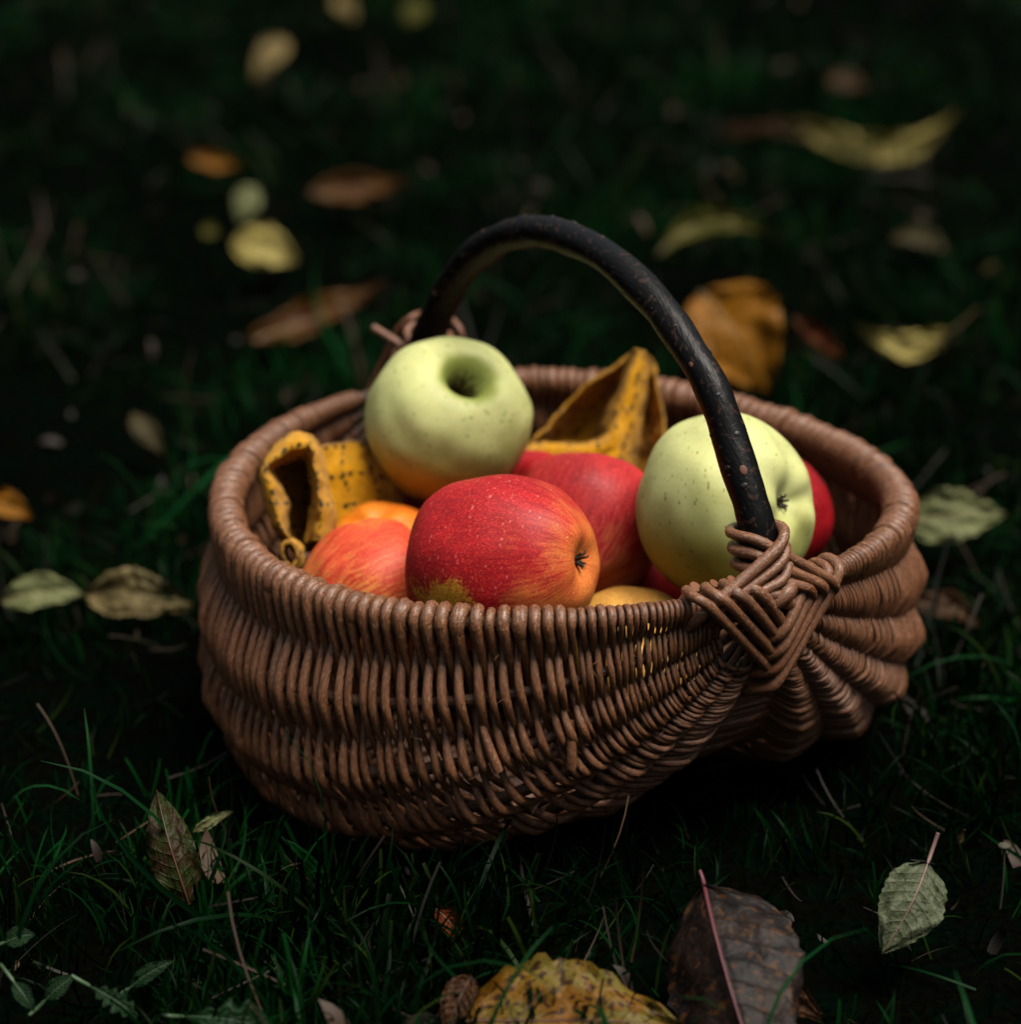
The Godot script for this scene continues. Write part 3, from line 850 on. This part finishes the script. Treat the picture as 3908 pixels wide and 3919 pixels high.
func cloth_patch(root: Node3D, called: String, ctl: Array, m: Material) -> void:
	var nu := (ctl.size() - 1) * 8 + 1
	var nc: int = (ctl[0] as Array).size()
	var nv := (nc - 1) * 8 + 1
	var pts := PackedVector3Array()
	var nz := noise(140 + nc, 1.0, 3)
	for i in nu:
		var row := []
		for j in nc:
			var col := []
			for q in ctl.size():
				col.append(ctl[q][j])
			row.append(crv(col, i / 8.0))
		for j in nv:
			var p := crv(row, j / 8.0)
			p += Vector3(nz.get_noise_3d(p.x * 70, p.y * 70, p.z * 70), nz.get_noise_3d(p.x * 70, p.y * 70 + 40, p.z * 70), nz.get_noise_3d(p.x * 70, p.y * 70, p.z * 70 + 40)) * 0.0019
			pts.append(p)
	# cloth coordinates follow the lengths along both ways, one repeat every 80 mm
	var uvs := PackedVector2Array()
	uvs.resize(pts.size())
	var cc := PackedColorArray()
	cc.resize(pts.size())
	cc.fill(Color.WHITE)
	var mid_r := nu / 2
	var mid_c := nv / 2
	var du := 0.0
	for i in nu:
		if i > 0:
			du += pts[i * nv + mid_c].distance_to(pts[(i - 1) * nv + mid_c])
		var dv := 0.0
		for j in nv:
			if j > 0:
				dv += pts[mid_r * nv + j].distance_to(pts[mid_r * nv + j - 1])
			uvs[i * nv + j] = Vector2(dv / 0.064 + 0.13, du / 0.064 + 0.07)
	# two faces with the cloth's thickness between them and a rounded edge
	var mb := MB.new()
	mb.grid(pts, nu, nv, uvs, cc)
	var nn := mb.n.duplicate()
	var back := PackedVector3Array()
	for i in pts.size():
		back.append(pts[i] - nn[i] * 0.0014)
	mb.grid(back, nu, nv, uvs, cc, true)
	for e in 4:
		var line := PackedVector3Array()
		var cnt := nv if e < 2 else nu
		for i in cnt:
			var at := i if e == 0 else ((nu - 1) * nv + i if e == 1 else (i * nv if e == 2 else i * nv + nv - 1))
			line.append(pts[at] - nn[at] * 0.0007)
		mb.tube(line, even(0.0011, cnt), 6, Color.WHITE, 0.0, 0.08)
	put(called, mb.mesh(), m, root)


# ---------------------------------------------------------------- leaves
var leaf_mats := []


func make_leaf_mats() -> void:
	var defs := [
		[Color(0.605, 0.529, 0.336), Color(0.504, 0.437, 0.252), Color(0.319, 0.227, 0.126), Color(0.622, 0.554, 0.378), 0.7, 0.50],   # 0 beige
		[Color(0.62, 0.40, 0.06), Color(0.54, 0.35, 0.06), Color(0.34, 0.22, 0.06), Color(0.60, 0.42, 0.12), 0.6, 0.60],   # 1 orange yellow
		[Color(0.521, 0.538, 0.370), Color(0.454, 0.479, 0.302), Color(0.286, 0.277, 0.151), Color(0.571, 0.571, 0.420), 0.7, 0.52],   # 2 pale green
		[Color(0.386, 0.361, 0.084), Color(0.277, 0.302, 0.084), Color(0.210, 0.168, 0.067), Color(0.462, 0.437, 0.185), 0.9, 0.45],   # 3 olive yellow
		[Color(0.319, 0.210, 0.118), Color(0.235, 0.143, 0.084), Color(0.118, 0.076, 0.050), Color(0.353, 0.235, 0.151), 0.9, 0.35],   # 4 brown
		[Color(0.420, 0.286, 0.092), Color(0.336, 0.193, 0.101), Color(0.210, 0.126, 0.067), Color(0.420, 0.302, 0.151), 1.0, 0.40],   # 5 mustard and brown
		[Color(0.437, 0.193, 0.050), Color(0.336, 0.134, 0.042), Color(0.168, 0.084, 0.042), Color(0.420, 0.210, 0.084), 0.9, 0.40],   # 6 rust
		[Color(0.336, 0.311, 0.202), Color(0.269, 0.235, 0.143), Color(0.168, 0.134, 0.084), Color(0.386, 0.353, 0.252), 0.9, 0.40],   # 7 dull beige
		[Color(0.521, 0.462, 0.302), Color(0.378, 0.336, 0.202), Color(0.252, 0.193, 0.118), Color(0.554, 0.504, 0.353), 0.9, 0.35],   # 8 beige, browner
		[Color(0.150, 0.105, 0.085), Color(0.085, 0.066, 0.063), Color(0.32, 0.20, 0.09), Color(0.11, 0.08, 0.072), 1.0, 0.30],  # 9 dark brown with tan blotches
		[Color(0.50, 0.33, 0.075), Color(0.45, 0.40, 0.15), Color(0.20, 0.115, 0.04), Color(0.33, 0.20, 0.07), 0.9, 0.22],   # 10 yellow with brown patches
		[Color(0.386, 0.420, 0.319), Color(0.336, 0.370, 0.260), Color(0.134, 0.109, 0.076), Color(0.437, 0.420, 0.353), 0.7, 0.50],   # 11 grey green underside
		[Color(0.17, 0.22, 0.07), Color(0.20, 0.14, 0.06), Color(0.10, 0.08, 0.04), Color(0.27, 0.19, 0.08), 0.9, 0.40],   # 12 olive brown
		[Color(0.11, 0.23, 0.11), Color(0.08, 0.18, 0.09), Color(0.050, 0.092, 0.050), Color(0.185, 0.269, 0.168), 0.6, 0.60],   # 13 fresh green
	]
	defs.append([Color(0.74, 0.68, 0.40), Color(0.62, 0.56, 0.28), Color(0.38, 0.27, 0.13), Color(0.78, 0.72, 0.46), 0.6, 0.62])   # 14 light cream
	for k in defs.size():
		var d: Array = defs[k]
		var tx := leaf_texture(200 + k * 7, d[0], d[1], d[2], d[3], d[4], d[5])
		var m := mat(Color(0.86, 0.86, 0.86), 0.5, tx[0], tx[1], 0.08)
		m.metallic_specular = 0.2
		m.backlight_enabled = true
		m.backlight = Color(0.35, 0.35, 0.35)
		leaf_mats.append(m)


# centre, base-to-tip vector, normal; ratio = width / length; fold lifts the two halves, bend arches it, bow curves it sideways
func leaf_blade(l: float, width: float, fold: float, bend: float, bow: float, seed_: int, wave := 0.5, shape := 0, twist := 0.0) -> Dictionary:
	var rows := 29
	var cols := 17
	var nz := noise(seed_, 1.0, 3)
	var pts := PackedVector3Array()
	var uvs := PackedVector2Array()
	var cc := PackedColorArray()
	var spine := PackedVector3Array()
	for i in rows:
		var u := i / (rows - 1.0)
		var w := pow(sin(PI * pow(u, 0.82)), 0.80) * (1.0 - 0.25 * u)
		if shape == 1:
			w = sin(PI * pow(u, 0.9)) * (1.0 + 0.35 * sin(u * 34.0)) * (0.6 + 0.5 * u)      # toothed dandelion blade
		w = maxf(w, 0.01) * width * 0.5
		for j in cols:
			var t := j / (cols - 1.0) * 2.0 - 1.0
			var edge := 1.0 + absf(t) * (0.025 * sin(i * 2.7 + signf(t)) + 0.12 * nz.get_noise_2d(i * 0.35, signf(t) * 9.0))
			var y := t * w * edge
			var z := absf(t) * w * fold * 1.2 - bend * l * 4.0 * (u - 0.5) * (u - 0.5)
			z += nz.get_noise_2d(u * 2.6, t * 1.6) * l * 0.09 * wave * (0.3 + absf(t))
			z += t * w * twist * (u - 0.5) * 2.0
			pts.append(Vector3((u - 0.5) * l, y + bow * l * (0.25 - (u - 0.5) * (u - 0.5)), z))
			uvs.append(Vector2(u, 0.5 + t * 0.5))
			cc.append(Color.WHITE)
			if j == cols / 2:
				spine.append(pts[pts.size() - 1])
	var mb := MB.new()
	mb.grid(pts, rows, cols, uvs, cc)
	return {"mesh": mb.mesh(), "spine": spine}


func make_leaf(called: String, at: Vector3, lv: Vector3, nrm: Vector3, width: float, tex: int, fold: float, bend: float, bow: float, petiole: float, label: String, seed_: int, vein := Color(0.45, 0.36, 0.22), wave := 0.5, shape := 0, twist := 0.0, category := "leaf", group := "fallen leaves on the lawn") -> Node3D:
	var l := lv.length()
	var root := thing(called, label, category, at, group)
	var x := lv / l
	var z := (nrm - x * nrm.dot(x)).normalized()
	root.basis = Basis(x, z.cross(x), z)
	var b := leaf_blade(l, width, fold, bend, bow, seed_, wave, shape, twist)
	put("blade", b.mesh, leaf_mats[tex], root)
	var sp: PackedVector3Array = b.spine
	var mb := MB.new()
	var path := PackedVector3Array()
	var rad := PackedFloat32Array()
	if petiole > 0.0:
		var d := (sp[0] - sp[2]).normalized()
		for i in 7:
			var f := 1.0 - i / 7.0
			path.append(sp[0] + d * petiole * f + Vector3(0, -0.25 * bow, 0.35) * petiole * f * f)
			rad.append(0.0009)
	for i in sp.size():
		path.append(sp[i] - Vector3(0, 0, 0.0001))
		rad.append(lerpf(0.0009, 0.0002, i / 28.0) * clampf(l / 0.08, 0.4, 1.1))
	mb.tube(path, rad, 6, Color.WHITE)
	put("midrib", mb.mesh(), mat(vein, 0.5), root)
	return root


func make_leaves() -> void:
	make_leaf_mats()
	var k := 0
	for q in LEAVES:
		var lv: Vector3 = q[1]
		var length := lv.length()
		make_leaf("fallen_leaf", q[0], lv, q[2], length * float(q[3]), q[4], q[5], q[6], q[7], q[8], q[9], 300 + k, Color(0.42, 0.35, 0.22), 1.15)
		k += 1


# ---------------------------------------------------------------- lawn
var g_noise: FastNoiseLite
var g_noise2: FastNoiseLite


func ground_y(x: float, z: float) -> float:
	return g_noise.get_noise_2d(x, z) * 0.016 + g_noise2.get_noise_2d(x, z) * 0.004 + 0.006 * smoothstep(0.30, 0.16, Vector2(x, z).length())


func make_ground() -> void:
	g_noise = noise(401, 5.0, 3)
	g_noise2 = noise(402, 40.0, 2)
	var xs := []
	var zs := []
	var grow := func(a: Array, lo: float, hi: float, step: float) -> void:
		var k := lo
		var far := []
		var d := step
		var q := lo
		while q > -120.0:
			d *= 1.35
			q -= d
			far.append(q)
		far.reverse()
		a.append_array(far)
		while k <= hi:
			a.append(k)
			k += step
		d = step
		while k < 120.0:
			a.append(k)
			d *= 1.35
			k += d
		a.append(k)
	grow.call(xs, -1.0, 1.0, 0.016)
	grow.call(zs, -2.6, 0.8, 0.016)
	var pts := PackedVector3Array()
	var uvs := PackedVector2Array()
	var cc := PackedColorArray()
	for z: float in zs:
		for x: float in xs:
			pts.append(Vector3(x, ground_y(x, z), z))
			uvs.append(Vector2(x / 0.4, z / 0.4))
			cc.append(Color.WHITE)
	var mb := MB.new()
	mb.grid(pts, zs.size(), xs.size(), uvs, cc, true)
	var n1 := noise(410, 0.03, 4)
	var n2 := noise(411, 0.12, 3)
	var img := Image.create(512, 512, false, Image.FORMAT_RGB8)
	var a1 := n1.get_seamless_image(512, 512)
	var a2 := n2.get_seamless_image(512, 512)
	for y in 512:
		for x in 512:
			var p := a1.get_pixel(x, y).r
			var q := a2.get_pixel(x, y).r
			var c := Color(0.016, 0.018, 0.011).lerp(Color(0.008, 0.026, 0.014), smoothstep(0.4, 0.65, p))
			img.set_pixel(x, y, c * (0.5 + q))
	var m := mat(Color.WHITE, 0.9, ImageTexture.create_from_image(img), ImageTexture.create_from_image(a2), 0.3)
	m.metallic_specular = 0.03
	var o := put("ground", mb.mesh(), m)
	tag(o, "dark damp soil and moss under the grass", "", "", "structure")


func blade_mesh(seed_: int, curve: float, cut: bool, width: float) -> ArrayMesh:
	var r := RandomNumberGenerator.new()
	r.seed = seed_
	var mb := MB.new()
	var rows := 7
	var pts := PackedVector3Array()
	var uvs := PackedVector2Array()
	var cc := PackedColorArray()
	var ang := 0.0
	var p := Vector3.ZERO
	for i in rows:
		var u := i / (rows - 1.0)
		var w := width * (1.0 - 0.25 * u if cut else (1.0 - pow(u, 2.2)) * (0.75 + 0.5 * u)) + 0.0015
		var twist := sin(u * 2.0 + seed_) * 0.3
		for j in 3:
			var t := j - 1.0
			pts.append(p + Vector3(w * t * cos(twist), absf(t) * w * 0.35, w * t * sin(twist)))
			uvs.append(Vector2(u, j * 0.5))
			cc.append(Color.WHITE)
		p += Vector3(0, cos(ang), sin(ang)) / (rows - 1.0)
		ang += curve * (0.5 + u) / (rows - 1.0)
	mb.grid(pts, rows, 3, uvs, cc)
	return mb.mesh()


func scatter(called: String, label: String, mesh: Mesh, m: Material, count: int, seed_: int, hmin: float, hmax: float, lean: float, tint: Array, clump: float, lift: float) -> void:
	var r := RandomNumberGenerator.new()
	r.seed = seed_
	var cn := noise(500 + int(clump * 100), 9.0, 3)
	var cn2 := noise(520, 2.2, 2)
	var cn3 := noise(530, 5.5, 2)
	var tr := []
	var cols := []
	var tries := 0
	while tr.size() < count and tries < count * 5:
		tries += 1
		var z := lerpf(0.66, -2.5, pow(r.randf(), 1.25))
		var half := (1.293 - z) * 0.20 + 0.16
		var x := r.randf_range(-half, half) - 0.02
		var k := cn.get_noise_2d(x, z) * 1.1 + cn2.get_noise_2d(x, z) * 1.1
		if k < clump + r.randf_range(-0.25, 0.25):
			continue
		var d := Vector3(x, 0, z)
		if pow(d.dot(AX) / (R * 0.78), 2) + pow(d.dot(AV) / (R * 0.80), 2) < 1.0:
			continue
		var h := r.randf_range(hmin, hmax) * (0.8 + 0.5 * k)
		var under := pow(d.dot(AX) / (R * 1.0), 2) + pow(d.dot(AV) / (R * 1.07), 2)
		if under < 1.0:
			h *= 0.45
		var b := Basis(Vector3.UP, r.randf() * TAU)
		b = Basis(Vector3(cos(r.randf() * TAU), 0, sin(r.randf() * TAU)).normalized(), lean * pow(r.randf(), 0.8)) * b
		b = b.scaled(Vector3(1, 1, 1) * h)
		tr.append(Transform3D(b, Vector3(x, ground_y(x, z) - 0.002 + lift * r.randf(), z)))
		var c: Color = (tint[0] as Color).lerp(tint[1], r.randf())
		var patch := 0.35 + 1.35 * smoothstep(-0.25, 0.4, cn3.get_noise_2d(x, z))      # paler and darker tufts
		c = Color(c.r * patch, c.g * patch, c.b * patch)
		if r.randf() < 0.12:
			c = c.lerp(tint[2], r.randf())
		cols.append(c)
	var mm := MultiMesh.new()
	mm.transform_format = MultiMesh.TRANSFORM_3D
	mm.use_colors = true
	mm.mesh = mesh
	mm.instance_count = tr.size()
	for i in tr.size():
		mm.set_instance_transform(i, tr[i])
		mm.set_instance_color(i, cols[i])
	var o := MultiMeshInstance3D.new()
	o.multimesh = mm
	o.material_override = m
	o.name = numbered(called)
	add_child(o, true)
	tag(o, label, "grass", "", "stuff")


func make_grass() -> void:
	var gm := mat(Color.WHITE, 0.38, null, null, 0.0, true)
	gm.backlight_enabled = true
	gm.backlight = Color(0.5, 0.5, 0.5)
	gm.metallic_specular = 0.09
	var a := srgb(2, 13, 4)
	var b := srgb(7, 43, 13)
	var y := srgb(30, 44, 10)
	scatter("grass", "short dark green mown grass blades standing up", blade_mesh(1, 0.5, true, 0.030), gm, 11000, 1, 0.018, 0.034, 0.7, [a, b, y], 0.0, 0.0)
	scatter("grass", "dark green bent grass blades of the lawn", blade_mesh(2, 1.6, false, 0.026), gm, 16000, 2, 0.018, 0.042, 1.0, [a, b, y], -0.02, 0.0)
	scatter("grass", "thin dark green grass blades of the lawn", blade_mesh(3, 0.9, false, 0.018), gm, 15000, 3, 0.015, 0.038, 1.1, [a, b, y], -0.2, 0.0)
	scatter("grass", "long blue green grass blades lying over the lawn", blade_mesh(4, 1.9, false, 0.013), gm, 1100, 4, 0.05, 0.10, 1.5, [srgb(8, 34, 14), srgb(16, 56, 26), y], -0.3, 0.006)
	var sm := mat(Color.WHITE, 0.7, null, null, 0.0, true)
	scatter("dry_straw", "dry brown straws and stalks among the grass", blade_mesh(5, 0.6, true, 0.011), sm, 2400, 5, 0.02, 0.06, 1.75, [srgb(26, 17, 9), srgb(52, 35, 19), srgb(84, 66, 40)], -0.35, 0.008)
	scatter("leaf_litter", "crumbled brown bits of dead leaf lying in the grass", blade_mesh(6, 1.3, false, 0.20), sm, 450, 6, 0.008, 0.026, 1.6, [srgb(24, 15, 7), srgb(52, 34, 14), srgb(84, 68, 32)], -0.4, 0.012)


func make_near_things() -> void:
	var rib := Color(0.34, 0.14, 0.16)
	make_leaf("fallen_leaf", Vector3(0.0610, 0.0350, 0.2850), Vector3(0.0205, -0.0500, 0.0800), Vector3(-0.40, 0.76, 0.50), 0.066, 9, -0.40, 0.10, 0.02, 0.008, "large dark brown leaf with a purple midrib at the bottom of the photo", 701, rib, 0.5)
	make_leaf("fallen_leaf", Vector3(0.0005, 0.0220, 0.2934), Vector3(0.0861, -0.0013, 0.0019), Vector3(0, 0.829, 0.559), 0.058, 10, 0.08, 0.04, 0.0, 0.0, "broad yellow leaf with brown patches at the bottom edge", 702, Color(0.30, 0.18, 0.07), 0.9)
	make_leaf("fallen_leaf", Vector3(-0.0466, 0.0200, 0.2779), Vector3(-0.0117, -0.0174, 0.0207), Vector3(0, 0.766, 0.643), 0.015, 4, 0.5, 0.15, 0.0, 0.0, "small brown leaf touching the left end of the broad yellow leaf", 703, Color(0.2, 0.12, 0.08), 0.8)
	make_leaf("fallen_leaf", Vector3(0.0881, 0.0150, 0.2688), Vector3(0.0301, -0.0071, 0.0091), Vector3(0, 0.788, 0.616), 0.016, 4, 0.6, 0.2, 0.1, 0.0, "crumpled brown leaf right of the large dark brown one", 704, Color(0.2, 0.12, 0.08), 1.4)
	make_leaf("fallen_leaf", Vector3(0.1400, 0.0350, 0.2254), Vector3(-0.0205, -0.0310, 0.0217), Vector3(0, 0.5736, 0.8192), 0.031, 11, 0.12, 0.10, 0.12, 0.014, "grey green leaf with a pink stalk at the lower right", 705, Color(0.50, 0.38, 0.36), 0.8)
	make_leaf("fallen_leaf", Vector3(-0.1717, 0.0400, 0.1774), Vector3(-0.0160, 0.0386, -0.0324), Vector3(0, 0.6428, 0.766), 0.024, 12, -0.3, 0.16, 0.05, 0.0, "arched olive brown leaf in the shade at the lower left", 706, Color(0.32, 0.20, 0.12), 0.6)
	var vn := Color(0.20, 0.30, 0.18)
	var weeds := "green weed leaves in the lawn"
	for q in [
		[Vector3(-0.1847, 0.02, 0.2751), Vector3(0.0203, -0.0099, 0.0083), 0.010, 1, "toothed green weed leaf pointing right at the lower left"],
		[Vector3(-0.1723, 0.02, 0.2529), Vector3(0.0174, 0.0084, -0.0071), 0.008, 0, "smooth green weed leaf slanting up behind the toothed one"],
		[Vector3(-0.1352, 0.02, 0.2913), Vector3(0.0400, -0.0049, 0.0041), 0.016, 1, "large toothed green weed leaf cut by the bottom edge"],
		[Vector3(-0.2082, 0.02, 0.2643), Vector3(0.0118, 0.0084, -0.0048), 0.009, 0, "oval green weed leaf on the lower left edge side"],
		[Vector3(-0.2215, 0.02, 0.2718), Vector3(0.0086, -0.0102, 0.0059), 0.008, 0, "small green weed leaf in the bottom left corner"],
		[Vector3(-0.2273, 0.03, 0.2414), Vector3(0.0120, 0.0024, -0.0024), 0.010, 0, "round dewy clover leaf at the left edge"],
	]:
		make_leaf("weed_leaf", q[0], q[1], Vector3(0, 0.7, 0.7), q[2], 13, 0.25, 0.12, 0.05, 0.01, q[4], 720 + int(q[0].x * 1000), vn, 0.5, q[3], 0.0, "leaf", weeds)
	# dew on the clover
	var water := StandardMaterial3D.new()
	water.albedo_color = Color(1, 1, 1, 0.02)
	water.roughness = 0.02
	water.refraction_enabled = true
	water.refraction_scale = 0.033
	# a tiny pale toadstool at the right edge
	var t := thing("mushroom", "tiny pale toadstool in the grass at the right edge", "mushroom", Vector3(0.1915, 0.0, 0.160))
	var mb := MB.new()
	mb.tube(smooth_path([Vector3(0, -0.004, 0), Vector3(0.0006, 0.012, 0), Vector3(0, 0.0285, 0.0003)], 5), even(0.0006, 11), 8, Color.WHITE)
	put("stalk", mb.mesh(), mat(Color(0.22, 0.21, 0.14), 0.8), t)
	mb = MB.new()
	var pts := PackedVector3Array()
	var uvs := PackedVector2Array()
	var cc := PackedColorArray()
	for i in 9:
		for j in 17:
			var a := TAU * j / 16.0
			var f := i / 8.0
			var rr := 0.0028 * sin(minf(f * 1.5, 1.0) * PI / 2) * (1.0 if f < 0.7 else 1.0 - (f - 0.7) * 2.6)
			var yy := 0.0290 + 0.0016 * cos(minf(f * 1.5, 1.0) * PI / 2) - (0.0 if f < 0.7 else 0.0004)
			pts.append(Vector3(cos(a) * rr, yy, sin(a) * rr))
			uvs.append(Vector2(j / 16.0, f))
			cc.append(Color.WHITE)
	mb.grid(pts, 9, 17, uvs, cc, false, true)
	put("cap", mb.mesh(), mat(Color(0.24, 0.235, 0.18), 0.8), t)


func _ready() -> void:
	rng.seed = 20
	var cam := Camera3D.new()
	cam.name = "camera"
	add_child(cam)
	cam.position = Vector3(-0.025, 0.627, 1.293)
	cam.rotation_degrees = Vector3(-21.255, 0, 0)
	var att := CameraAttributesPhysical.new()
	att.frustum_focal_length = 85.0
	att.frustum_focus_distance = 1.245
	att.frustum_near = 0.05
	att.frustum_far = 300.0
	att.exposure_aperture = 4.3
	att.exposure_shutter_speed = 100.0
	cam.attributes = att
	cam.fov = 20.0
	cam.near = 0.05
	cam.far = 300.0
	cam.current = true

	var we := WorldEnvironment.new()
	we.name = "world_environment"
	var env := Environment.new()
	env.background_mode = Environment.BG_SKY
	var sky := Sky.new()
	var sm := ProceduralSkyMaterial.new()
	sm.sky_top_color = Color(0.86, 0.90, 0.94)
	sm.sky_horizon_color = Color(0.11, 0.135, 0.12)
	sm.sky_curve = 0.7
	sm.ground_horizon_color = Color(0.10, 0.12, 0.09)
	sm.ground_bottom_color = Color(0.04, 0.05, 0.04)
	sky.sky_material = sm
	env.sky = sky
	env.tonemap_mode = Environment.TONE_MAPPER_LINEAR
	env.tonemap_exposure = 6.0
	env.background_energy_multiplier = 0.20
	env.sdfgi_enabled = true
	env.ssao_enabled = true
	env.ssil_enabled = true
	we.environment = env
	add_child(we)
	var sun := DirectionalLight3D.new()
	sun.name = "sun"
	sun.light_energy = 0.5
	sun.light_angular_distance = 34.0
	sun.light_color = Color(1.0, 0.97, 0.93)
	sun.shadow_enabled = true
	add_child(sun)
	sun.rotation_degrees = Vector3(-70, 66, 0)

	make_ground()
	make_basket()
	make_apples()
	make_cloth()
	make_leaves()
	make_near_things()
	make_grass()
